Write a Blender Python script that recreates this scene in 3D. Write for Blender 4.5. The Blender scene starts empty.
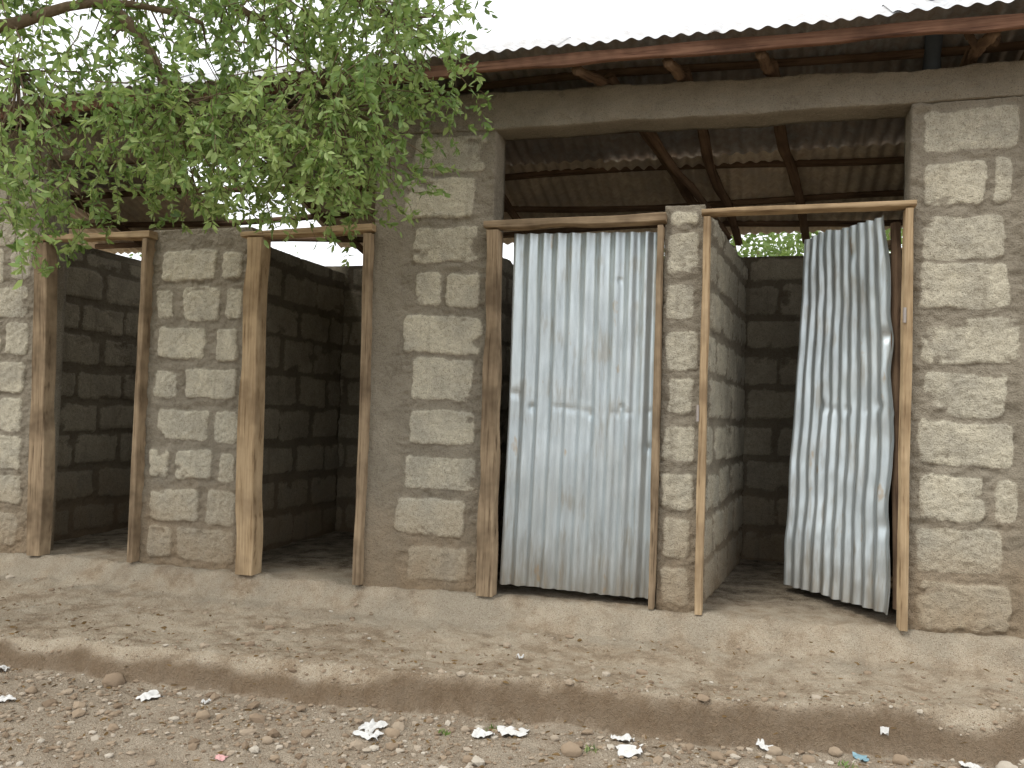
import bpy, math, random
import numpy as np
from mathutils import Vector, Matrix
random.seed(7); rng=np.random.default_rng(7)
scene=bpy.context.scene
# ------------------------------------------------------------------ helpers
def vn(x,y,seed=0.0):
    xi=np.floor(x);yi=np.floor(y);fx=x-xi;fy=y-yi
    fx=fx*fx*(3-2*fx);fy=fy*fy*(3-2*fy)
    def h(a,b):
        v=np.sin(a*127.1+b*311.7+seed*74.7)*43758.5453
        return v-np.floor(v)
    return (h(xi,yi)*(1-fx)+h(xi+1,yi)*fx)*(1-fy)+(h(xi,yi+1)*(1-fx)+h(xi+1,yi+1)*fx)*fy
def fbm(x,y,seed=0.0,o=4):
    r=0;a=.5;t=0
    for i in range(o):
        r=r+a*vn(x*2**i,y*2**i,seed+i*3.3);t+=a;a*=.55
    return r/t
def ss(a,b,x):
    t=np.clip((x-a)/(b-a),0,1);return t*t*(3-2*t)
def mk(name,verts,faces,mat=None,attrs=None,smooth=True,parent=None):
    me=bpy.data.meshes.new(name)
    if isinstance(verts,np.ndarray): verts=verts.tolist()
    if isinstance(faces,np.ndarray): faces=faces.tolist()
    me.from_pydata(verts,[],faces)
    if attrs:
        for k,v in attrs.items():
            a=me.attributes.new(k,'FLOAT','POINT');a.data.foreach_set('value',np.asarray(v,dtype=np.float32))
    if smooth: me.polygons.foreach_set('use_smooth',[True]*len(me.polygons))
    me.update()
    ob=bpy.data.objects.new(name,me);scene.collection.objects.link(ob)
    if mat: me.materials.append(mat)
    if parent: ob.parent=parent
    return ob
def empty(name):
    e=bpy.data.objects.new(name,None);scene.collection.objects.link(e);return e
def gridfaces(nu,nv,off=0):
    i=np.arange(nu-1);j=np.arange(nv-1);I,J=np.meshgrid(i,j,indexing='ij')
    a=(I*nv+J).ravel()+off
    return np.stack([a,a+nv,a+nv+1,a+1],1)
class NT:
    def __init__(s,name):
        s.m=bpy.data.materials.new(name);s.m.use_nodes=True;s.t=s.m.node_tree;s.b=s.t.nodes['Principled BSDF'];s.out=s.t.nodes['Material Output']
        s.tc=s.t.nodes.new('ShaderNodeTexCoord')
    def n(s,ty,ins=None,**kw):
        nd=s.t.nodes.new(ty)
        for k,v in kw.items(): setattr(nd,k,v)
        for k,v in (ins or {}).items():
            if isinstance(v,bpy.types.NodeSocket): s.t.links.new(v,nd.inputs[k])
            else: nd.inputs[k].default_value=v
        return nd
    def l(s,a,b): s.t.links.new(a,b)
    def noise(s,scale,detail=4,rough=.6,vec=None):
        return s.n('ShaderNodeTexNoise',{'Vector':vec or s.tc.outputs['Object'],'Scale':scale,'Detail':detail,'Roughness':rough}).outputs['Fac']
    def ramp(s,fac,stops):
        r=s.n('ShaderNodeValToRGB',{'Fac':fac});e=r.color_ramp.elements
        while len(e)<len(stops): e.new(.5)
        for x,(p,c) in zip(e,stops): x.position=p;x.color=(c if len(c)==4 else (*c,1))
        return r.outputs['Color']
    def rampf(s,fac,a,b):
        return s.n('ShaderNodeMapRange',{'Value':fac,'From Min':a,'From Max':b}).outputs['Result']
    def mix(s,f,a,b,mode='MIX'):
        nd=s.t.nodes.new('ShaderNodeMixRGB');nd.blend_type=mode
        for k,v in (('Fac',f),('Color1',a),('Color2',b)):
            if isinstance(v,bpy.types.NodeSocket): s.l(v,nd.inputs[k])
            else: nd.inputs[k].default_value=v if (k=='Fac' or len(v)==4) else (*v,1)
        return nd.outputs['Color']
    def math(s,op,a,b=0.0):
        nd=s.t.nodes.new('ShaderNodeMath');nd.operation=op
        for i,v in enumerate((a,b)):
            if isinstance(v,bpy.types.NodeSocket): s.l(v,nd.inputs[i])
            else: nd.inputs[i].default_value=v
        return nd.outputs[0]
    def attr(s,name): return s.n('ShaderNodeAttribute',attribute_name=name).outputs['Fac']
    def bump(s,h,dist,strength=1,prev=None):
        d={'Height':h,'Distance':dist,'Strength':strength}
        if prev: d['Normal']=prev
        return s.n('ShaderNodeBump',d).outputs['Normal']
    def fin(s,col,rough=.9,normal=None,metal=0,spec=.3):
        for k,v in (('Base Color',col),('Roughness',rough),('Metallic',metal),('Specular IOR Level',spec),('Normal',normal)):
            if v is None: continue
            if isinstance(v,bpy.types.NodeSocket): s.l(v,s.b.inputs[k])
            else: s.b.inputs[k].default_value=(*v,1) if k=='Base Color' else v
        return s.m
    def matte(s,col,normal=None):
        d=s.n('ShaderNodeBsdfDiffuse',{'Color':col,'Roughness':.6})
        if normal: s.l(normal,d.inputs['Normal'])
        s.t.nodes.remove(s.b);s.l(d.outputs[0],s.out.inputs[0]);return s.m
# ------------------------------------------------------------------ materials
def mat_block(name='rough_concrete_block',k=1.0):
    s=NT(name)
    n1=s.noise(5,3);n2=s.noise(50,3,.75);n3=s.noise(210,1,.7)
    tone=s.rampf(s.attr('tone'),-.1,1.1)
    blk=s.mix(s.rampf(n2,.3,.7),(.40,.365,.285),(.68,.635,.51))
    blk=s.mix(s.math('MULTIPLY',tone,.5),blk,(.71,.65,.505))
    blk=s.mix(s.rampf(n1,.56,.34),blk,s.mix(.5,blk,(.33,.305,.255)))
    mor=s.mix(s.rampf(n1,.3,.7),(.215,.185,.14),(.38,.335,.26))
    mor=s.mix(s.rampf(n2,.35,.75),mor,(.33,.295,.23))
    f=s.rampf(s.math('ADD',s.attr('blk'),s.math('MULTIPLY',s.math('SUBTRACT',n2,.5),1.0)),.2,.8)
    c=s.mix(f,mor,blk)
    sep=s.n('ShaderNodeSeparateXYZ',{'Vector':s.tc.outputs['Object']}).outputs['Z']
    d=s.rampf(s.math('ADD',sep,s.math('MULTIPLY',n1,-.9)),.60,-.1)
    c=s.mix(s.math('MULTIPLY',d,.8),c,(.31,.225,.14))
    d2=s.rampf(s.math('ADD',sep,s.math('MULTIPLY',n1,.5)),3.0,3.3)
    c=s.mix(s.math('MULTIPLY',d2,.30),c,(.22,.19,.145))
    # thin run-off streaks
    stv=s.n('ShaderNodeMapping',{'Vector':s.tc.outputs['Object'],'Scale':(9,9,.8)}).outputs[0]
    c=s.mix(s.math('MULTIPLY',s.rampf(s.noise(1.6,3,.6,stv),.58,.72),.35),c,(.24,.205,.155))
    pit=s.rampf(n3,.44,.30)
    c=s.mix(s.math('MULTIPLY',pit,.6),c,(.10,.08,.06))
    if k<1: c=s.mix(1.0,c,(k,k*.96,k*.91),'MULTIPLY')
    h=s.math('ADD',n2,s.math('MULTIPLY',n3,.35))
    return s.matte(c,s.bump(h,.015,1.0))
def mat_ground():
    s=NT('dusty_earth')
    n0=s.noise(1.6,2);n1=s.noise(9,4,.65);n2=s.noise(75,3,.7);n3=s.noise(260,1,.7)
    c=s.mix(s.rampf(n0,.3,.7),(.36,.275,.185),(.45,.37,.27))
    c=s.mix(s.rampf(n1,.42,.72),c,(.55,.475,.365))
    c=s.mix(s.rampf(n1,.47,.22),c,(.22,.16,.105))
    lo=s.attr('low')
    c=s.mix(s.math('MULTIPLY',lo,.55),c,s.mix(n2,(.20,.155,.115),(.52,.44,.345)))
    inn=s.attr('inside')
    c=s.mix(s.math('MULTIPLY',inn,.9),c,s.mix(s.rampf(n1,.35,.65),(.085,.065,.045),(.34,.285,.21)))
    pl=s.math('MULTIPLY',s.attr('plinth'),s.rampf(s.noise(4,3),.38,.6))
    c=s.mix(s.math('MULTIPLY',pl,.75),c,s.mix(n2,(.28,.24,.18),(.53,.47,.37)))
    c=s.mix(s.rampf(n3,.60,.75),c,(.60,.54,.44))
    c=s.mix(s.rampf(n3,.42,.28),c,(.15,.11,.07))
    c=s.mix(s.math('MULTIPLY',s.attr('face_shade'),.8),c,s.mix(n2,(.10,.07,.045),(.27,.19,.12)))  # shade under the step's lip, painted dark into the earth colour
    h=s.math('ADD',n2,s.math('MULTIPLY',n3,.5))
    return s.matte(c,s.bump(h,.018,1.0))
def mat_metal(name,base,dark,rust=.0,rough=.42,metal=.75):
    s=NT(name)
    mp=s.n('ShaderNodeMapping',{'Vector':s.tc.outputs['Object'],'Scale':(1,1,.12)}).outputs[0]
    st=s.noise(26,3,.7,mp);n=s.noise(5,2);sp=s.noise(140,1,.5)
    c=s.mix(s.rampf(st,.35,.75),base,dark)
    c=s.mix(s.math('MULTIPLY',s.rampf(n,.45,.75),.4),c,(.62,.66,.66))
    c=s.mix(s.math('MULTIPLY',sp,.18),c,(.8,.84,.85))
    sep=s.n('ShaderNodeSeparateXYZ',{'Vector':s.tc.outputs['Object']}).outputs['Z']
    d=s.rampf(s.math('ADD',sep,s.math('MULTIPLY',st,-.6)),.50,.10)
    if rust<.3:
        c=s.mix(s.math('MULTIPLY',d,.75),c,(.27,.22,.15))
        gr=s.rampf(s.math('ADD',s.math('MULTIPLY',st,1.0),s.math('MULTIPLY',n,.6)),.86,1.04)
        c=s.mix(s.math('MULTIPLY',gr,.5),c,(.33,.30,.24))
        sp2=s.rampf(s.noise(7,3,.6,s.n('ShaderNodeMapping',{'Vector':s.tc.outputs['Object'],'Scale':(1.6,1,.7),'Location':(2.3,0,.4)}).outputs[0]),.66,.72)
        c=s.mix(s.math('MULTIPLY',sp2,.6),c,(.42,.30,.17))
    else: c=s.mix(s.math('MULTIPLY',s.rampf(s.math('ADD',n,s.math('MULTIPLY',st,.5)),.55,.85),rust),c,(.36,.25,.16))
    rr=s.n('ShaderNodeMapRange',{'Value':st,'To Min':rough-.12,'To Max':rough+.2}).outputs['Result']
    return s.fin(c,rr,s.bump(n,.004,.4) if rust<.3 else None,metal=metal,spec=.5)
def mat_wood(name,a,b_,dk,w=.6):
    s=NT(name)
    v=s.n('ShaderNodeCombineXYZ',{'X':s.attr('al'),'Y':s.attr('ac'),'Z':s.attr('sd')}).outputs[0]
    mp=s.n('ShaderNodeMapping',{'Vector':v,'Scale':(1.6,34,9)}).outputs[0]
    g=s.noise(2.2,4,.65,mp);n=s.noise(5,3)
    c=s.mix(s.rampf(g,.35,.65),a,b_)
    c=s.mix(s.rampf(g,.42,.3),c,dk)
    c=s.mix(s.math('MULTIPLY',s.rampf(n,.42,.7),w),c,dk)
    return s.matte(c,s.bump(g,.005,1.0))
def mat_bark():
    s=NT('bark');n=s.noise(30,3)
    return s.matte(s.mix(n,(.09,.065,.045),(.30,.23,.15)),s.bump(n,.01,1))
def mat_leaf(name,c0,c1,c2):
    s=NT(name);t=s.attr('tone')
    c=s.ramp(t,[(0,c0),(.55,c1),(1,c2)])
    s.fin(c,.5,None,spec=.4)
    tr=s.n('ShaderNodeBsdfTranslucent',{'Color':s.mix(.35,c,(.45,.60,.12))})
    mx=s.n('ShaderNodeMixShader',{0:.40});s.l(s.b.outputs[0],mx.inputs[1]);s.l(tr.outputs[0],mx.inputs[2]);s.l(mx.outputs[0],s.out.inputs[0])
    return s.m
def mat_stone():
    s=NT('stone_gravel');t=s.attr('tone');n=s.noise(90,2)
    c=s.ramp(t,[(0,(.18,.13,.09)),(.5,(.36,.28,.20)),(.85,(.46,.40,.32)),(1,(.62,.58,.50))])
    c=s.mix(s.math('MULTIPLY',n,.5),c,(.32,.24,.16))
    return s.matte(c,s.bump(n,.004,.8))
def mat_plain(name,col,rough=.8,var=.2):
    s=NT(name);n=s.noise(25,2)
    d=tuple(x*(1-var*2) for x in col)
    return s.matte(s.mix(n,d,col)) if rough>.7 else s.fin(s.mix(n,d,col),rough,None)
M_block=mat_block();M_inner_shaded=mat_block('inner_block_shaded',.60);M_ground=mat_ground()  # inner copy of the block is multiplied darker, painting in the stalls' shade
M_galv=mat_metal('galvanised_sheet',(.54,.60,.62),(.38,.43,.45),metal=.65,rough=.34)
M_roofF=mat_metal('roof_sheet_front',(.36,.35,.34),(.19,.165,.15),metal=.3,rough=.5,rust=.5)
M_roofB=mat_metal('roof_sheet_rusty_lit',(.80,.69,.52),(.60,.47,.33),metal=.0,rough=.7,rust=.35)  # rusty tan, base colour lifted to paint in light from the open rear
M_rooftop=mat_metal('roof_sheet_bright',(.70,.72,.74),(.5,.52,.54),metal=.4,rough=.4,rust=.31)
M_wood=mat_wood('sawn_timber',(.38,.27,.155),(.54,.41,.26),(.18,.12,.07))
M_woodd=mat_wood('weathered_timber',(.28,.205,.13),(.42,.32,.21),(.12,.085,.055),.75)
M_wood2=mat_wood('fascia_timber',(.15,.078,.052),(.23,.13,.085),(.065,.038,.028))
M_pole=mat_wood('rafter_pole',(.14,.09,.06),(.22,.15,.095),(.06,.04,.028))
M_bark=mat_bark();M_stone=mat_stone()
M_leaf=mat_leaf('leaves',(.075,.135,.035),(.18,.285,.08),(.38,.48,.18))
M_leafbg=mat_leaf('leaves_far',(.07,.12,.035),(.15,.23,.06),(.26,.34,.12))
M_paper=mat_plain('paper',(.80,.79,.76),.8,.12);M_blue=mat_plain('blue_plastic',(.30,.48,.55),.4,.1)
M_pink=mat_plain('pink_wrapper',(.70,.40,.38),.5,.1);M_pipe=mat_plain('vent_pipe_plastic',(.10,.12,.14),.5,.1)
M_dry=mat_plain('dry_leaf_bits',(.26,.17,.08),.9,.2)
# ------------------------------------------------------------------ terrain height
def edge_y(x): return np.interp(x,[-8,-5,-3.3,-2.6,-1.9,-.4,.9,1.25,1.6,3],[-1.25,-1.2,-1.06,-1.03,-.96,-.84,-.60,-.50,-.15,-.0])+.10*(fbm(x*1.3,x*0+3,5)-.5)+.06*(fbm(x*6,x*0,9)-.5)
def H(x,y):
    x=np.asarray(x,float);y=np.asarray(y,float)
    ye=edge_y(x)+.04*(fbm(x*9,y*9,15)-.5)
    zt=np.interp(x,[-4.6,-.4,1],[.405,.43,.455])
    zl0=np.interp(x,[-5,-2,1],[.295,.295,.33]);zl1=np.interp(x,[-4,-2,1],[.26,.28,.31])
    zg=np.interp(x,[-4,-2,1],[.175,.15,.14])
    wob=.05*(fbm(x*2.2,y*2.2,21)-.5)
    a=ss(.0,1.,(y-(-.15+wob*1.6))/.12)
    tl=np.clip((-y-.14)/np.maximum(-ye-.14,.05),0,1)
    zled=zl0*(1-tl)+zl1*tl-.03*np.sin(math.pi*tl)
    z=zled*(1-a)+zt*a
    wd=.04+.05*ss(.45,.7,fbm(x*2.5,y*0,33))
    q=np.clip((y-(ye-.035))/wd,0,1);b=q**.7
    low=zg-.03*np.clip(-y-1,0,3)-.016*np.exp(-((y-ye+.10)/.08)**2)
    z=low*(1-b)+z*b
    n=.03*(fbm(x*1.7,y*1.7,2)-.5)+.036*(fbm(x*6,y*6,4)-.5)+.022*(fbm(x*19,y*19,6,3)-.5)
    n=np.where(y>.05,n*.5,n)
    z=z+n
    far=ss(2.2,3.0,y);z=z*(1-far)+(.2+n)*far
    return z
xs=np.concatenate([-np.geomspace(400,6.2,22),np.arange(-6,2.0,.017),np.geomspace(2.1,400,24)])
ys=np.concatenate([-np.geomspace(400,2.7,22),np.arange(-2.6,.12,.0125),np.arange(.13,2.6,.05),np.geomspace(2.8,400,24)])
X,Y=np.meshgrid(xs,ys,indexing='ij');Z=H(X,Y)
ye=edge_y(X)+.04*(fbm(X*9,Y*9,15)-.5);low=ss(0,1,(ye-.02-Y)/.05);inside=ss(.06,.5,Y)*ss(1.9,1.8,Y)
face_shade=ss(-.06,-.035,Y-ye)*ss(.012,-.01,Y-ye);plinth=ss(-.35,-.18,Y)*ss(.25,.05,Y)  # first mask: band where the step's shade is painted
mk('ground',np.stack([X.ravel(),Y.ravel(),Z.ravel()],1),gridfaces(len(xs),len(ys)),M_ground,{'low':low.ravel(),'inside':inside.ravel(),'face_shade':face_shade.ravel(),'plinth':plinth.ravel()})
# ------------------------------------------------------------------ building
B=empty('latrine_building')
def rows(z0,z1,pats,pitch=.238,gap=.038,seed=1):
    r=random.Random(seed);out=[];z=z0;k=0
    while z<z1-.08:
        h=min(pitch-gap,z1-z)+r.uniform(-.016,.014)
        for (a,b) in pats[k%len(pats)]:
            out.append((a+r.uniform(-.016,.016),b+r.uniform(-.016,.016),z+r.uniform(-.010,.010),z+h+r.uniform(-.010,.008),r.random(),r.uniform(-.03,.03)))
        z+=pitch+r.uniform(-.006,.006);k+=1
    return out
def bond(u0,u1,z0,z1,seed=1,L=.43,pitch=.238):
    r=random.Random(seed);pats=[]
    for off in (0,.5):
        row=[];u=u0-off*L
        while u<u1:
            row.append((u,u+L-.032));u+=L
        pats.append(row)
    return rows(z0,z1,pats,pitch,seed=seed)
def panel(name,org,ud,nd,u0,u1,zb,zt,blocks,res=.008,thick=.19,seed=0,proud=.010,smear=.60,plaster=None,mat=None):
    org=np.array(org,float);ud=np.array(ud,float);ud/=np.linalg.norm(ud);nd=np.array(nd,float);nd/=np.linalg.norm(nd)
    zbf=zb if callable(zb) else (lambda u:zb+0*u);ztf=zt if callable(zt) else (lambda u:zt+0*u)
    us=np.linspace(u0,u1,max(3,int((u1-u0)/res)));hz=float(np.max(ztf(us)-zbf(us)));ts=np.linspace(0,1,max(3,int(hz/res)))
    U,T=np.meshgrid(us,ts,indexing='ij');zz=zbf(U)*(1-T)+ztf(U)*T
    wu=U+.034*(fbm(U*12,zz*12,seed+1)-.5);wz=zz+.034*(fbm(U*12,zz*12,seed+2)-.5)
    sd=np.full(U.shape,-1.0);tone=np.full(U.shape,.5)
    for (a,b,c,d,t,rot) in blocks:
        cx,cz=(a+b)/2,(c+d)/2
        q=np.abs((wu-cx)+rot*(wz-cz))-((b-a)/2-.03);p=np.abs((wz-cz)-rot*(wu-cx))-((d-c)/2-.03)
        dist=.03-(np.sqrt(np.maximum(q,0)**2+np.maximum(p,0)**2)+np.minimum(np.maximum(q,p),0))
        m=dist>sd;sd=np.where(m,dist,sd);tone=np.where(m&(dist>-.03),t,tone)
    mask=ss(-.004,.012,sd)
    sm=ss(smear,smear+.14,fbm(U*5,zz*8,seed+7))*ss(.09,.01,sd)
    mask=mask*(1-sm)
    n1=fbm(U*9,zz*9,seed+3)-.5;n2=fbm(U*45,zz*45,seed+4,4)-.5;n3=fbm(U*16,zz*30,seed+5)-.5
    disp=mask*proud+(1-mask)*(n3*.030)+n1*.018+n2*.016+(tone-.5)*mask*.010
    if plaster:
        pm=plaster(U,zz);disp=disp*(1-pm)+pm*(.020+n1*.026+n2*.008);mask=mask*(1-pm)
    P=org+U[...,None]*ud+disp[...,None]*nd;P[...,2]+=zz
    nu,nv=U.shape;V=P.reshape(-1,3);F=gridfaces(nu,nv).tolist()
    ring=[i*nv for i in range(nu)]+[(nu-1)*nv+j for j in range(1,nv)]+[i*nv+nv-1 for i in range(nu-2,-1,-1)]+[j for j in range(nv-2,0,-1)]
    steps=5;prev=ring;allV=[V];cnt=len(V)
    Ur=U.ravel()[ring];Zr=zz.ravel()[ring]
    base=org+Ur[:,None]*ud;base[:,2]+=Zr
    for k in range(1,steps+1):
        dd=-thick*k/steps
        nb=base+nd*dd;wob=(fbm(Ur*12+Zr*12,np.full(len(Ur),k*.9),seed+11)-.5)*.012
        nb=nb+ (np.where(np.isin(Ur,[u0]),-1,0)+np.where(np.isin(Ur,[u1]),1,0))[:,None]*ud*wob[:,None] if k<steps else nb
        allV.append(nb);cur=list(range(cnt,cnt+len(ring)));cnt+=len(ring)
        L=len(ring)
        F+=[[prev[(i+1)%L],prev[i],cur[i],cur[(i+1)%L]] for i in range(L)]
        prev=cur
    F.append(prev[::-1])
    V=np.concatenate(allV);k=len(V)-len(U.ravel())
    ob=mk(name,V,F,mat or M_block,{'blk':np.concatenate([mask.ravel(),np.full(k,.15)]),'tone':np.concatenate([tone.ravel(),np.full(k,.5)])},parent=B)
    return ob
FX=(1,0,0);FN=(0,-1,0)
bA=rows(.46,2.9,[[(-4.85,-4.44)],[(-5.05,-4.66),(-4.62,-4.44)]],seed=3)
panel('pier_left',(0,0,0),FX,FN,-5.25,-4.345,.25,2.925,bA,seed=1)
bAB=rows(.455,2.42,[[(-3.47,-3.30),(-3.255,-2.88)],[(-3.46,-3.10),(-3.055,-2.88)],[(-3.47,-3.35),(-3.30,-3.02),(-2.98,-2.88)],[(-3.44,-3.07),(-3.03,-2.88)]],pitch=.236,seed=5,gap=.044)
panel('pier_short_left',(0,0,0),FX,FN,-3.515,-2.835,.25,2.425,bAB,seed=2)
bB=rows(.47,2.93,[[(-1.80,-1.42)],[(-1.86,-1.46)],[(-1.81,-1.41)],[(-1.80,-1.42)],[(-1.80,-1.43)],[(-1.86,-1.41)],[(-1.80,-1.64),(-1.60,-1.41)]],pitch=.244,seed=8)
panel('pier_middle',(0,0,0),FX,FN,-2.04,-1.355,.25,2.905,bB,seed=3,plaster=lambda U,z:ss(-1.84,-1.90,U+.10*(fbm(z*3,U*3,77)-.5)))
bCD=rows(.46,2.44,[[(-.425,-.275)]],pitch=.236,seed=9)
panel('pier_short_right',(0,0,0),FX,FN,-.445,-.25,.25,2.45,bCD,seed=4)
bC=rows(.47,2.9,[[(.735,1.11)],[(.73,1.09)],[(.74,1.0),(1.035,1.12)],[(.735,1.12)],[(.74,1.10)],[(.73,1.13)]],pitch=.243,seed=10)
panel('pier_right',(0,0,0),FX,FN,.685,1.95,.25,2.885,bC,seed=5,plaster=lambda U,z:ss(1.13,1.16,U+.07*(fbm(z*3,U*3,78)-.5)))
zb=lambda u:np.interp(u,[-5.3,-1.4,.7,2],[2.93,2.907,2.887,2.887])+.025*(fbm(u*3,u*0,31)-.5)
zt=lambda u:np.interp(u,[-5.3,-1.4,.7,2],[3.10,3.10,3.045,3.05])+.04*(fbm(u*4,u*0+2,32)-.5)
panel('ring_beam',(0,-.012,0),FX,FN,-5.27,1.96,zb,zt,[],res=.011,thick=.20,seed=6)
panel('rear_wall',(0,1.7,0),FX,FN,-5.2,1.9,.25,lambda u:2.475+.03*(vn(u*2.3,u*0,4)>.5),bond(-5.2,1.95,.44,2.5,21),res=.015,thick=.15,seed=12,mat=M_inner_shaded)
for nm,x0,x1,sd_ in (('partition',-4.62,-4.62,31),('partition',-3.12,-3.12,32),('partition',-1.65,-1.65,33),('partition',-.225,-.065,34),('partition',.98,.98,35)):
    panel(nm,(x0,.195,0),(x1-x0,1.5,0),(1.5,-(x1-x0),0),0,1.49,.25,2.44,bond(0,1.5,.44,2.44,sd_),res=.015,thick=.14,seed=sd_,mat=M_block if sd_==34 else M_inner_shaded)
panel('end_wall_right',(1.95,.0,0),(0,1,0),(1,0,0),.0,1.85,.1,2.6,bond(0,1.85,.44,2.88,41),res=.02,thick=.15,seed=41)
panel('end_wall_left',(-5.25,1.85,0),(0,-1,0),(-1,0,0),.0,1.85,.1,2.6,bond(0,1.85,.44,2.88,42),res=.02,thick=.15,seed=42)
# ---- timber
def board(name,p0,p1,w0,w1,dep,mat,wob=.006,n=26,wax=(1,0,0),seed=0,parent=B,bow=0):
    p0=np.array(p0,float);p1=np.array(p1,float);ax=(p1-p0);L=np.linalg.norm(ax);ax/=L
    wa=np.array(wax,float);wa-=ax*wa.dot(ax);wa/=np.linalg.norm(wa);da=np.cross(ax,wa)
    V=[];al=[];ac=[];sdv=[]
    c=.004
    for i in range(n+1):
        t=i/n;w=w0+(w1-w0)*t;o=p0+ax*L*t+wa*bow*math.sin(math.pi*t)
        l=-w/2+wob*2*(float(vn(np.array(t*L*5),np.array(seed*1.7),seed))-.5);r=w/2+wob*2*(float(vn(np.array(t*L*4.3),np.array(seed*2.9+5),seed+3))-.5)
        d=dep/2
        for (a,b) in ((l+c,-d),(r-c,-d),(r,-d+c),(r,d-c),(r-c,d),(l+c,d),(l,d-c),(l,-d+c)):
            V.append(o+wa*a+da*b);al.append(t*L+seed);ac.append(a);sdv.append(b+seed)
    F=[]
    for i in range(n):
        for k in range(8):
            a=i*8+k;b=i*8+(k+1)%8;F.append([a,b,b+8,a+8])
    F.append(list(range(8))[::-1]);F.append([n*8+k for k in range(8)])
    return mk(name,np.array(V),F,mat,{'al':al,'ac':ac,'sd':sdv},smooth=False,parent=parent)
def tube(pts,rad,ns=8,jit=0,seed=0):
    pts=np.array(pts,float);V=[];F=[];al=[];ac=[]
    T=np.gradient(pts,axis=0);T/=np.linalg.norm(T,axis=1)[:,None]
    up=np.array([.3,.2,.93]);acc=0
    for i,(p,t) in enumerate(zip(pts,T)):
        a=np.cross(t,up);
        if np.linalg.norm(a)<.1:a=np.cross(t,[1,0,0])
        a/=np.linalg.norm(a);b=np.cross(t,a)
        if i: acc+=np.linalg.norm(pts[i]-pts[i-1])
        for k in range(ns):
            an=2*math.pi*k/ns;r=rad[i]*(1+jit*math.sin(k*2.1+i*1.3+seed))
            V.append(p+a*math.cos(an)*r+b*math.sin(an)*r);al.append(acc+seed);ac.append(an*.02)
    for i in range(len(pts)-1):
        for k in range(ns):
            F.append([i*ns+k,i*ns+(k+1)%ns,(i+1)*ns+(k+1)%ns,(i+1)*ns+k])
    F.append(list(range(ns))[::-1]);F.append([(len(pts)-1)*ns+k for k in range(ns)])
    return V,F,al,ac
def pole(name,a,b,r0,r1,seed=0,wob=.02,mat=None):
    a=np.array(a,float);b=np.array(b,float);n=24;pts=[]
    for i in range(n+1):
        t=i/n;w=np.array([math.sin(t*7+seed),math.sin(t*5+seed*2),math.sin(t*13+seed*3)])*wob*math.sin(math.pi*min(1,t+.05))
        pts.append(a+(b-a)*t+w)
    V,F,al,ac=tube(pts,[r0+(r1-r0)*i/n for i in range(n+1)],8,.12,seed)
    return mk(name,np.array(V),F,mat or M_pole,{'al':al,'ac':ac,'sd':[seed]*len(al)},parent=B)
yj=-.022
board('door_frame_jamb',(-4.25,yj,.415),(-4.315,yj,2.36),.11,.10,.09,M_woodd,.012,seed=1,bow=.012)
board('door_frame_jamb',(-3.535,yj,.43),(-3.525,yj,2.365),.036,.040,.09,M_woodd,.004,seed=2)
board('door_frame_head',(-4.40,yj-.004,2.385),(-3.49,yj-.004,2.392),.032,.036,.095,M_wood,.005,wax=(0,0,1),seed=3)
board('door_frame_jamb',(-2.745,yj-.01,.425),(-2.765,yj-.01,2.345),.115,.095,.10,M_wood,.011,seed=4,bow=-.01)
board('door_frame_jamb',(-2.055,yj,.425),(-2.065,yj,2.35),.045,.045,.09,M_woodd,.005,seed=5,bow=.01)
board('door_frame_head',(-2.86,yj-.004,2.368),(-2.03,yj-.004,2.382),.032,.036,.095,M_wood,.005,wax=(0,0,1),seed=6)
board('door_frame_jamb',(-1.325,yj,.43),(-1.335,yj,2.345),.085,.065,.09,M_woodd,.010,seed=7,bow=.008)
board('door_frame_jamb',(-.462,yj,.445),(-.462,yj,2.34),.028,.032,.09,M_woodd,.004,seed=8)
board('door_frame_head',(-1.385,yj-.004,2.374),(-.435,yj-.004,2.380),.034,.042,.095,M_woodd,.006,wax=(0,0,1),seed=9)
board('door_frame_jamb',(-.238,yj,.44),(-.235,yj,2.375),.036,.036,.09,M_wood,.003,seed=10)
board('door_frame_jamb',(.668,yj,.455),(.672,yj,2.38),.036,.034,.09,M_wood,.004,seed=11)
board('door_frame_head',(-.262,yj-.004,2.40),(.70,yj-.004,2.405),.026,.026,.095,M_wood,.004,wax=(0,0,1),seed=12)
board('hinge',(-.26,yj-.05,1.37),(-.26,yj-.05,1.45),.016,.016,.006,M_roofF,.001,n=2,seed=13)
board('hinge',(.655,yj-.05,1.85),(.655,yj-.05,1.92),.016,.016,.006,M_roofF,.001,n=2,seed=14)
board('fascia_board',(-6.2,-.34,3.080),(-1.5,-.34,3.090),.062,.06,.03,M_wood2,.010,n=60,wax=(0,0,1),seed=15)
board('fascia_board',(-1.497,-.34,3.097),(2.3,-.34,3.080),.055,.06,.03,M_wood2,.008,n=60,wax=(0,0,1),seed=16)
YR=-.06;SL=.60
def rz(y):
    return np.where(y<YR,3.125+(y+.40)*SL,3.125+.34*SL-(y-YR)*.325)
for i,yy in enumerate((.15,.55,.98,1.35,1.66)):
    pole('purlin_pole',(-5.5,yy,float(rz(np.array(yy)))-.05),(2.2,yy+.05,float(rz(np.array(yy)))-.055),.024,.020,seed=i,wob=.03)
for i,(xa,xb) in enumerate(((-5.1,-4.9),(-3.3,-3.0),(-1.75,-1.6),(-.86,-.22),(-.42,-.12),(.0,.33),(.95,1.0),(1.25,1.1),(1.75,1.7))):
    pole('rafter_pole',(xa,-.30,3.06),(xa+(xb-xa)*.15,.10,3.13),.024,.028,seed=i+20,wob=.004)
    pole('rafter_pole',(xa+(xb-xa)*.15,.05,3.15),(xb,1.82,float(rz(np.array(1.82)))-.09),.034,.026,seed=i+10,wob=.02)
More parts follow.
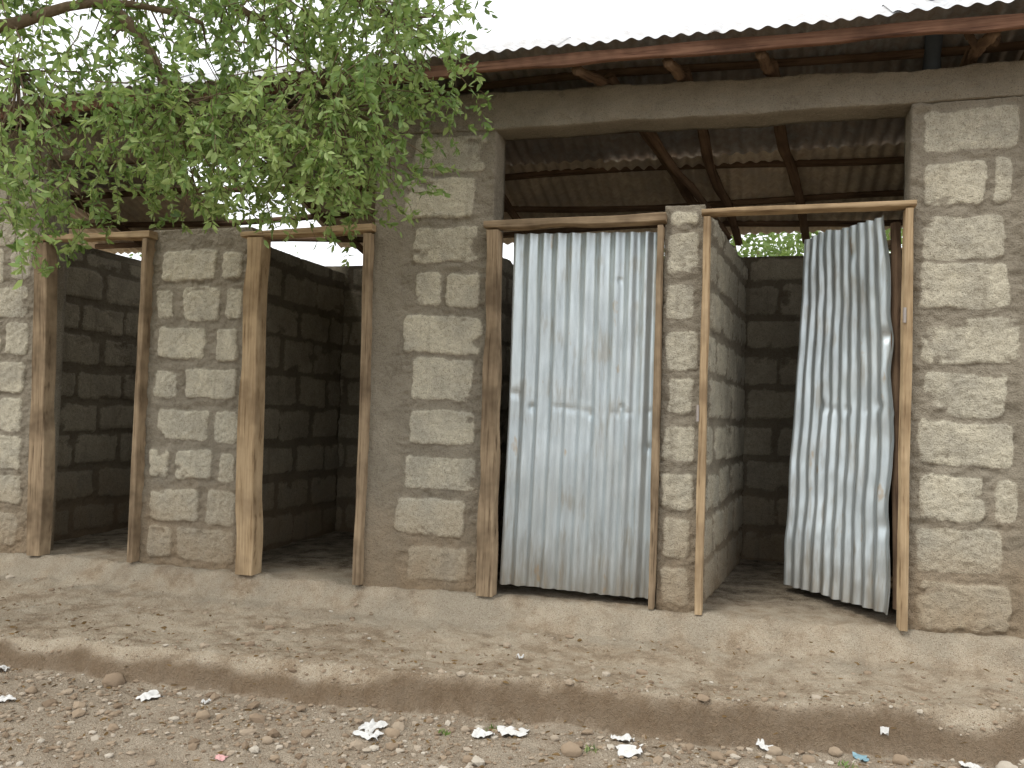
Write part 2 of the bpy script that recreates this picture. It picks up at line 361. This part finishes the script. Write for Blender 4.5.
pole('brace_pole',(-.62,.2,2.98),(-.18,1.6,2.62),.026,.02,seed=40,wob=.01)
pole('loose_stick',(1.0,-.12,3.09),(1.05,.0,3.22),.016,.014,seed=44,wob=.004)
pole('loose_stick',(.93,-.10,3.09),(.90,.0,3.23),.018,.014,seed=45,wob=.004)
# ---- corrugated sheets
def corr(name,fn,W,L,nrm,mat,res=.0085,rows_=30,amp=.009,pitch=.076,ph=0,parent=B,extra=None):
    ns=int(W/res)+1;s=np.linspace(0,W,ns);t=np.linspace(0,L,rows_)
    S,T=np.meshgrid(s,t,indexing='ij')
    P=fn(S,T);N=nrm(S,T)
    w=amp*np.sin(2*math.pi*S/pitch+ph)
    if extra is not None: w=w+extra(S,T)
    P=P+N*w[...,None]
    return mk(name,P.reshape(-1,3),gridfaces(ns,rows_),mat,parent=parent)
def roof_sheet(name,x0,x1,y0,y1,mat,dz=0,jig=0,n=14):
    W=x1-x0
    def fn(S,T):
        y=y0+T+jig*np.sin(S*1.7+x0);return np.stack([x0+S,y,rz(y)+dz+.006*np.sin(S*1.1+x0*3)],-1)
    def nr(S,T): return np.broadcast_to(np.array([0,.25,.97]),S.shape+(3,))
    return corr(name,fn,W,y1-y0,nr,mat,rows_=n,parent=B)
x=-6.3;k=0
while x<2.3:
    roof_sheet('roof_sheet_lip',x,x+.80,-.40+random.uniform(-.012,.012),YR+.02,M_rooftop,dz=.012+.004*(k%2),n=8)
    y1=1.0
    if -4.75<x<-3.6: y1=.55
    roof_sheet('roof_sheet_front',x,x+.80,YR,y1+random.uniform(-.02,.02),M_roofF,dz=.004*(k%2),n=8)
    if not(-4.75<x<-3.6): roof_sheet('roof_sheet_rear',x,x+.80,.93,1.86+random.uniform(-.03,.03),M_roofB,dz=-.016-.004*(k%2),n=10)
    x+=.76;k+=1
nse=lambda a,b,sd:fbm(a,b,sd,3)-.5
def d3(S,T):
    z=.475+T*1.0
    x=-1.262+S+.006*np.sin(T*2.1)+.028*T/1.85
    z=z+.012*(1-S/.79)+.010*nse(S*30,T*0,3)*ss(.1,0,T)
    y=.022+.022*nse(S*2.5,T*1.8,51)
    return np.stack([x,y,z],-1)
def crease(S,T):
    zc=.93+.012*np.sin(S*9)
    c=-.004*np.exp(-((T-zc)/.014)**2)*ss(.45,.75,vn(S*16,S*0,3))
    for (a,b,r,d) in ((.12,.93,.014,.009),(.60,.95,.014,.009),(.57,1.6,.012,.009),(.44,.90,.012,.008),(.03,1.0,.02,.008),(.74,.75,.02,.008)):
        c=c-d*np.exp(-((S-a)**2+(T-b)**2)/r**2)
    return c+.004*nse(S*7,T*2,61)
corr('door_sheet_closed',d3,.775,1.85,lambda S,T:np.broadcast_to(np.array([0,-1,0.]),S.shape+(3,)),M_galv,res=.005,rows_=150,amp=.0100,pitch=.0765,ph=.6,extra=crease)
board('door_rail',(-1.25,.06,2.30),(-.49,.06,2.31),.05,.05,.03,M_wood,.003,wax=(0,0,1),seed=17)
board('door_rail',(-1.25,.06,.56),(-.49,.06,.56),.05,.05,.03,M_wood,.003,wax=(0,0,1),seed=18)
cA=np.array([.615,.045,.50]);cB=np.array([.17,.66,.49]);cC=np.array([.262,.74,2.435]);cD=np.array([.590,.05,2.375])
def d4(S,T):
    s=(S/.80)[...,None];t=(T/1.9)[...,None]
    P=(cA*(1-s)+cB*s)*(1-t)+(cD*(1-s)+cC*s)*t
    bend=.030*np.sin(np.pi*T/1.9)*(1-S/.8)+.022*ss(.14,0,S)*ss(.16,0,np.abs(T-1.28))+.018*ss(.12,0,S)*np.sin(T*9)*.5
    P[...,0]+=bend+.03*nse(S*2.5,T*2.2,71)
    P[...,1]+=.05*np.sin(np.pi*S/.8)*(.3+.7*np.sin(np.pi*np.clip(T/1.9,0,1)))+.02*nse(S*3,T*3,72)
    P[...,2]+=ss(1.7,1.9,T)*(.03*nse(S*9,T*0,75)-.02*ss(.5,.8,S)) + ss(.15,0,T)*.02*nse(S*10,T*0,76)
    return P
nn=np.array([-.80,-.58,0.]);nn/=np.linalg.norm(nn)
def ex4(S,T):
    c=-.006*np.exp(-((T-.95)/.02)**2)*ss(.4,.7,vn(S*15,S*0,8))+.014*nse(S*6,T*4,62)
    for (a,b,r,d) in ((.06,1.32,.03,.02),(.10,.98,.025,.015),(.3,1.75,.04,.012),(.55,.98,.02,.012),(.04,.4,.04,.012)):
        c=c-d*np.exp(-((S-a)**2+(T-b)**2)/r**2)
    return c
corr('door_sheet_ajar',d4,.80,1.9,lambda S,T:np.broadcast_to(nn,S.shape+(3,)),M_galv,res=.005,rows_=130,amp=.0105,pitch=.0765,ph=1.2,extra=ex4)
off=np.array([.045,.035,0])
board('door_stile',cA+off+np.array([.01,0,.02]),cD+off+np.array([.0,0,-.03]),.04,.04,.035,M_pole,.003,wax=(-.56,.82,0),seed=19)
board('door_rail',cD*.97+cC*.03+off*1.3+np.array([0,0.03,-.12]),cD*.05+cC*.95+off*1.3+np.array([0,0.03,-.12]),.05,.05,.03,M_wood,.003,wax=(0,0,1),seed=20)
board('door_rail',cA*.97+cB*.03+off*2+np.array([0,0.03,.12]),cA*.05+cB*.95+off*2+np.array([0,0.03,.12]),.05,.05,.03,M_wood,.003,wax=(0,0,1),seed=21)
# bent sheet of the first door, folded back against its right post
e0=np.array([-3.552,.028,.44]);ed=np.array([-1.0,1.02,0]);ed/=np.linalg.norm(ed);en=np.array([-.7,-.7,0])
corr('door_sheet_open',lambda S,T:e0+S[...,None]*ed*1.0+T[...,None]*np.array([.008,0,1.0])+(.03*nse(S*3,T*3,81))[...,None]*en,.40,1.15,lambda S,T:np.broadcast_to(en,S.shape+(3,)),M_galv,rows_=24,ph=.4)
pole('vent_pipe',(.80,.16,2.8),(.80,.16,3.9),.04,.04,seed=3,wob=0,mat=M_pipe)
# ------------------------------------------------------------------ foliage
def leaves(P,D,Lr,Wr,tone,rg):
    n=len(P);D=D/np.linalg.norm(D,axis=1)[:,None]
    R=rg.normal(size=(n,3));R[:,2]*=.6;Sd=np.cross(D,R);Sd/=np.linalg.norm(Sd,axis=1)[:,None];N=np.cross(Sd,D)
    L=rg.uniform(*Lr,n)[:,None];W=L*rg.uniform(*Wr,n)[:,None]
    curl=rg.uniform(-.15,.35,n)[:,None]
    v=np.stack([P,P+D*L*.35+Sd*W*.5+N*W*.18,P+D*L*.75+Sd*W*.33+N*(W*.12-L*curl*.2),P+D*L-N*L*curl*.5,P+D*L*.75-Sd*W*.33+N*(W*.12-L*curl*.2),P+D*L*.35-Sd*W*.5+N*W*.18,P+D*L*.55-N*L*curl*.12],1).reshape(-1,3)
    b=(np.arange(n)*7)[:,None]
    f=np.concatenate([b+np.array([0,1,6]),b+np.array([1,2,6]),b+np.array([2,3,6]),b+np.array([3,4,6]),b+np.array([4,5,6]),b+np.array([5,0,6])],0)
    return v,f,np.repeat(tone,7)
tree=empty('acacia_tree')
BV=[];BF=[];bo=0
def addtube(pts,rad,ns=6):
    global bo
    V,F,_,_=tube(pts,rad,ns,.08)
    BV.extend(V);BF.extend([[i+bo for i in f] for f in F]);bo+=len(V)
def limb(a,b,r0,r1,sag=0,n=14,wob=.05,seed=0,ns=8):
    a=np.array(a,float);b=np.array(b,float);pts=[]
    for i in range(n+1):
        t=i/n;e=math.sin(math.pi*t)
        pts.append(a+(b-a)*t+np.array([math.sin(t*6+seed)*wob*e,math.sin(t*5+seed*2.3)*wob*e,sag*e+math.sin(t*8+seed)*wob*e*.6]))
    addtube(pts,[r0+(r1-r0)*(i/n)**.8 for i in range(n+1)],ns)
    return np.array(pts)
gz=float(H(-4.3,-1.9))
tr=limb((-4.35,-1.9,gz-.1),(-4.0,-1.7,2.6),.15,.10,0,wob=.08,seed=1,ns=12)
limbs=[]
top=(-4.0,-1.7,2.6)
for i,(b,r,s) in enumerate([((-2.35,-1.15,3.05),.05,.25),((-1.55,-.9,3.10),.04,.55),((-2.9,-.8,3.5),.05,.2),((-2.1,-1.5,3.7),.045,.3),((-3.3,-1.2,2.9),.035,.15),((-1.2,-1.05,3.5),.04,.5),((-3.0,-2.0,3.2),.035,.2),((-4.8,-1.2,3.8),.06,.2),((-4.9,-2.6,3.6),.06,.2),((-3.6,-2.9,3.7),.05,.3)]):
    limbs.append(limb(top,b,r,.010,s,wob=.10,seed=i*1.9))
limbs.append(limb((-3.05,-1.25,3.45),(-2.45,-1.2,2.70),.040,.018,.05,wob=.05,seed=9))
limbs.append(limb((-2.3,-1.1,3.2),(-1.75,-.95,2.70),.020,.005,.05,wob=.05,seed=11))
LP=np.concatenate(limbs)
zlow_x=[-3.7,-3.3,-3.1,-2.95,-2.66,-2.4,-2.15,-1.85,-1.65,-1.5,-1.38,-1.28,-1.15]
zlow_z=[2.05,2.05,2.22,2.34,2.25,2.30,2.17,2.12,2.19,2.34,2.55,2.78,3.25]
PL=[];DL=[];TN=[];PN=[];DN=[];TNN=[]
near=False
def twig(p,d,L,nl,tn,rr=.0022,leafmin=0):
    n=9;pts=[np.array(p,float)];d=np.array(d,float);d/=np.linalg.norm(d)
    for i in range(n):
        d=d+rng.normal(size=3)*.16+np.array([0,0,-.10]);d/=np.linalg.norm(d);pts.append(pts[-1]+d*L/n)
    pts=np.array(pts);addtube(pts,[rr*(1-.7*i/n) for i in range(n+1)],3)
    for k in range(nl):
        t=rng.uniform(leafmin,1)*n;i=min(int(t),n-1);q=pts[i]+(pts[i+1]-pts[i])*(t-i)
        dd=(pts[i+1]-pts[i]);dd=dd/np.linalg.norm(dd)
        A=(PN,DN,TNN) if near else (PL,DL,TN)
        A[0].append(q);A[1].append(dd*.7+rng.normal(size=3)*.65);A[2].append(np.clip(tn+rng.normal()*.2,0,1))
    return pts
cnt=0;tries=0
while cnt<600 and tries<12000:
    tries+=1
    px=rng.uniform(-3.8,-1.15);yy=rng.uniform(-1.5,-.55)
    lo=np.interp(px,zlow_x,zlow_z)
    pz=lo+ (rng.uniform(0,1)**.9)*(3.65-lo)
    c2=float(vn(np.array(px*4.),np.array(pz*4.),91))
    dens=.14+1.05*ss(.33,.65,c2)
    if px<-2.75: dens*=.6
    if px<-2.6 and pz>2.8: dens*=.75
    if px>-2.75 and pz<3.1: dens*=1.25
    if pz<lo+.22: dens*=.5
    if rng.random()>dens: continue
    L=rng.uniform(.22,.5);
    if pz-L*.75<lo: L=max(.12,(pz-lo)*1.1)
    tn=.15+.85*c2+.12*rng.normal()
    sdir=rng.normal(size=3)*np.array([.7,.7,.35])+np.array([.10,0,-.35])
    p=twig((px,yy,pz),sdir,L,int(rng.integers(16,34)*L/.32)+5,tn)
    if rng.random()<.5:
        q=LP[np.argmin(((LP-np.array([px,yy,pz]))**2).sum(1))]
        if np.linalg.norm(q-p[0])<.8:
            m=(q+p[0])/2+rng.normal(size=3)*.05;addtube([q,m,p[0]],[.006,.0035,.0022],4)
    cnt+=1
for (x0,z0,L) in ((-3.35,2.75,.62),(-3.2,2.7,.58),(-3.5,2.7,.55),(-2.7,2.75,.48),(-2.55,2.8,.48),(-2.2,2.75,.58),(-2.0,2.7,.55),(-1.9,2.75,.60),(-1.7,2.75,.55),(-2.35,2.7,.45),(-2.85,2.8,.50),(-1.5,2.85,.45),(-1.42,3.0,.40),(-2.05,2.65,.52),(-1.8,2.7,.56),(-2.3,2.65,.48),(-1.6,2.75,.5)):
    twig((x0,rng.uniform(-1.3,-.8),z0),(rng.normal()*.3,rng.normal()*.2,-1),L,44,.75,.003)
    twig((x0+.05,rng.uniform(-1.3,-.8),z0),(rng.normal()*.4,rng.normal()*.2,-1),L*.8,32,.85,.003)
near=True
for i in range(28):
    twig((rng.uniform(-2.8,-2.36),rng.uniform(-2.2,-1.75),rng.uniform(2.15,2.95)),(rng.normal()*.3-.1,rng.normal()*.3,-.8),rng.uniform(.25,.45),22,.75)
near=False
for i in range(300):
    q=LP[rng.integers(len(LP))];
    if q[2]<2.9 and q[0]>-3.7: continue
    p=q+rng.normal(size=3)*np.array([.35,.4,.25]);
    if p[2]<3.15: p[2]=3.15+rng.random()*.4
    twig(p,rng.normal(size=3)+np.array([0,0,-.2]),.4,18,.4)
mk('trunk_and_limbs',np.array(BV),BF,M_bark,parent=tree)
v,f,t=leaves(np.array(PL),np.array(DL),(.026,.056),(.30,.50),np.array(TN),rng)
mk('foliage',v,f,M_leaf,{'tone':t},parent=tree)
v,f,t=leaves(np.array(PN),np.array(DN),(.03,.06),(.34,.52),np.array(TNN),rng)
mk('foliage_lower',v,f,M_leaf,{'tone':t},parent=tree)
bg=empty('background_trees')
P=[];T=[];BV=[];BF=[];bo=0
for (cx,cy,cz,r) in ((-.3,4.2,2.9,.9),(.9,4.6,3.0,1.0),(2.2,4.0,2.7,1.1),(-1.8,5.5,2.6,1.0),(0.3,3.8,2.5,.8),(-8,7,3,1.5),(4,5.5,3,1.4)):
    limb((cx,cy,0),(cx+.1,cy,cz),.10,.03,0,seed=cx)
    for i in range(7):
        d=rng.normal(size=3);d[2]=abs(d[2])*.6;limb((cx,cy,cz-r*.5),np.array([cx,cy,cz])+d/np.linalg.norm(d)*r*.8,.03,.008,.05,n=6,seed=i,ns=5)
    for c in range(38):
        d=rng.normal(size=3);d/=np.linalg.norm(d);q=np.array([cx,cy,cz])+d*r*rng.uniform(.35,1)**.6*np.array([1,1,.8])
        n=80;P.append(q+rng.normal(size=(n,3))*.11);T.append(np.clip(np.full(n,.3+.5*rng.random())+rng.normal(size=n)*.15,0,1))
P=np.concatenate(P);T=np.concatenate(T)
v,f,t=leaves(P,rng.normal(size=P.shape),(.04,.08),(.35,.6),T,rng)
mk('foliage',v,f,M_leafbg,{'tone':t},parent=bg);mk('trunk_and_limbs',np.array(BV),BF,M_bark,parent=bg)
# ------------------------------------------------------------------ gravel, stones, litter
import bmesh
def ico(sub):
    bm=bmesh.new();bmesh.ops.create_icosphere(bm,subdivisions=sub,radius=1)
    v=np.array([x.co[:] for x in bm.verts]);f=np.array([[q.index for q in p.verts] for p in bm.faces]);bm.free();return v,f
iv,iff=ico(1)
def scatter(name,xy,size,tone,mat,flat=.6,iv=iv,iff=iff,sink=.25):
    n=len(xy);z=H(xy[:,0],xy[:,1]);k=len(iv)
    V=iv[None]*(1+rng.normal(size=(n,k,1))*.17)
    V=V*np.stack([rng.uniform(.7,1.2,n),rng.uniform(.7,1.2,n),rng.uniform(flat*.6,flat*1.2,n)],1)[:,None,:]
    a=rng.uniform(0,6.28,n);c,s=np.cos(a)[:,None],np.sin(a)[:,None]
    V=np.stack([V[...,0]*c-V[...,1]*s,V[...,0]*s+V[...,1]*c,V[...,2]],-1)*size[:,None,None]
    V+=np.stack([xy[:,0],xy[:,1],z+size*sink],1)[:,None,:]
    F=(iff[None]+(np.arange(n)*k)[:,None,None]).reshape(-1,3)
    return mk(name,V.reshape(-1,3),F,mat,{'tone':np.repeat(tone,k)},smooth=False)
n=15000
xx=rng.uniform(-4.2,2.0,n);yy=edge_y(xx)-.04-rng.uniform(0,1.35,n)
keep=vn(xx*3,yy*3,55)+rng.random(n)*.8>.6
xx,yy=xx[keep],yy[keep]
n2=2600;x2=rng.uniform(-5,1.8,n2);y2=edge_y(x2)+rng.uniform(0,1,n2)**2*(-edge_y(x2)-.1)
xy=np.stack([np.concatenate([xx,x2]),np.concatenate([yy,y2])],1)
sz=np.exp(rng.normal(math.log(.0052),.62,len(xy)));sz[len(xx):]*=.75;sz=np.clip(sz,.002,.032)
scatter('gravel',xy,sz,rng.random(len(xy)),M_stone)
n=1800;xb=rng.uniform(-4.2,1.9,n);yb=np.where(rng.random(n)<.8,edge_y(xb)-rng.uniform(0,1.3,n),edge_y(xb)+rng.uniform(0,.7,n))
P=np.stack([xb,yb,H(xb,yb)+.004],1);D=rng.normal(size=(n,3));D[:,2]*=.15
v,f,t=leaves(P,D,(.012,.035),(.2,.5),rng.random(n),rng);mk('dry_leaf_litter',v,f,M_dry,smooth=False)
iv2,if2=ico(3)
def rock(x,y,r,flat=.7,tone=.5):
    d=iv2;nz=.34*(fbm(d[:,0]*1.6+x*9,d[:,1]*1.6+d[:,2]*1.3,3)-.5)*2+.12*(fbm(d[:,0]*5+y*7,d[:,2]*5+d[:,1]*3,5)-.5)*2
    V=d*(1+nz)[:,None]*np.array([1,.85,flat])*r;V=V+np.array([x,y,float(H(x,y))+r*flat*.45])
    mk('rock',V,if2,M_stone,{'tone':[tone]*len(V)})
for (x_,y_,r_,t_) in ((-2.68,-1.13,.048,.25),(-1.30,-1.22,.030,.5),(.92,-.71,.034,.95),(-.87,-1.02,.02,.4),(-.62,-1.15,.037,.45),(-.10,-1.02,.025,.35),(.22,-.90,.028,.4),(-.05,-.95,.022,.5),
   (.10,-.84,.03,.6),(.32,-.80,.026,.55),(.55,-.78,.03,.45),(-2.05,-1.35,.028,.5),(-2.3,-1.55,.022,.4),(-1.7,-1.45,.02,.6),(-.95,-1.35,.022,.35),(.72,-.82,.022,.6),(-2.9,-1.35,.025,.4),(-1.05,-1.1,.018,.7),(-.7,-1.07,.016,.8)):
    rock(x_,y_,r_,tone=t_)
def paper(x,y,w,h,mat,name,cr=.012,seed=0,rot=0):
    n=16;s=np.linspace(-.5,.5,n);U,V=np.meshgrid(s,s,indexing='ij')
    e=1+.5*(vn(np.arctan2(V,U)*2.2+seed,U*0+seed,seed)-.5)
    px=U*w*e*(1+.3*V);py=V*h*e;c,s_=math.cos(rot),math.sin(rot);qx=x+px*c-py*s_;qy=y+px*s_+py*c
    hc=float(H(x,y));hh=np.clip(H(qx,qy),hc-.012,hc+.012)
    z=hh+.004+cr*np.abs(vn(U*3+seed,V*3,seed)-.4)*2+cr*.5*vn(U*8,V*8+seed,seed+2)
    mk(name,np.stack([qx.ravel(),qy.ravel(),z.ravel()],1),gridfaces(n,n),mat,smooth=False)
for i,(x_,y_,w,h) in enumerate(((-.87,-1.05,.11,.13),(-.97,-1.12,.08,.08),(-1.40,-1.19,.06,.10),(-1.37,-1.29,.10,.07),(-.46,-.97,.085,.07),(-.41,-1.10,.085,.07),(-2.40,-1.24,.075,.09),
     (.06,-.84,.05,.05),(.80,-.73,.05,.06),(.85,-.82,.06,.05),(-3.25,-1.18,.05,.06),(-2.9,-1.48,.06,.06),(-2.15,-1.2,.03,.04),(-1.0,-.5,.03,.03),(.5,-.72,.03,.03))):
    paper(x_,y_,w,h,M_paper,'paper_litter',.016,i*1.37,rng.uniform(-.5,.5))
paper(.41,-.80,.05,.06,M_blue,'blue_plastic_litter',.010,9);paper(-1.78,-1.62,.04,.025,M_pink,'pink_wrapper_litter',.008,4)
P=[];D=[]
for (x_,y_) in ((-.97,-1.02),(-1.12,-1.15),(-.55,-1.12),(.35,-.93)):
    for k in range(16):
        P.append((x_+rng.normal()*.015,y_+rng.normal()*.015,float(H(x_,y_))));D.append((rng.normal()*.6,rng.normal()*.6,.8))
v,f,t=leaves(np.array(P),np.array(D),(.012,.03),(.2,.35),rng.random(len(P)),rng);mk('weeds',v,f,M_leaf,{'tone':t})
# ------------------------------------------------------------------ light, sky, camera
w=bpy.data.worlds.new('World');scene.world=w;w.use_nodes=True;nt=w.node_tree
bgn=nt.nodes['Background'];sky=nt.nodes.new('ShaderNodeTexSky');sky.sky_type='NISHITA';sky.sun_disc=False
EL=math.radians(50);AZ=math.radians(205)
sky.sun_elevation=EL;sky.sun_rotation=AZ
mx=nt.nodes.new('ShaderNodeMixRGB');mx.inputs[0].default_value=.88;mx.inputs[2].default_value=(11.4,11.5,11.6,1)
nt.links.new(sky.outputs[0],mx.inputs[1]);nt.links.new(mx.outputs[0],bgn.inputs[0]);bgn.inputs[1].default_value=.142
sl=bpy.data.lights.new('sun','SUN');sl.energy=1.5;sl.angle=math.radians(18);sl.color=(1,.965,.90)
so=bpy.data.objects.new('sun',sl);scene.collection.objects.link(so)
d=Vector((math.sin(AZ)*math.cos(EL),math.cos(AZ)*math.cos(EL),math.sin(EL)))
so.rotation_euler=d.to_track_quat('Z','Y').to_euler()
cam=bpy.data.cameras.new('camera');co=bpy.data.objects.new('camera',cam);scene.collection.objects.link(co)
cam.sensor_fit='HORIZONTAL';cam.sensor_width=36;cam.lens=830/1024*36;cam.clip_start=.05;cam.clip_end=2000
Rm=Matrix.Rotation(math.radians(16.25),4,'Z')@Matrix.Rotation(math.radians(91.97),4,'X')@Matrix.Rotation(math.radians(1.73),4,'Z')
co.matrix_world=Matrix.Translation((0,-4.196,1.386))@Rm
scene.camera=co
scene.view_settings.view_transform='Standard';scene.view_settings.look='None';scene.view_settings.exposure=0
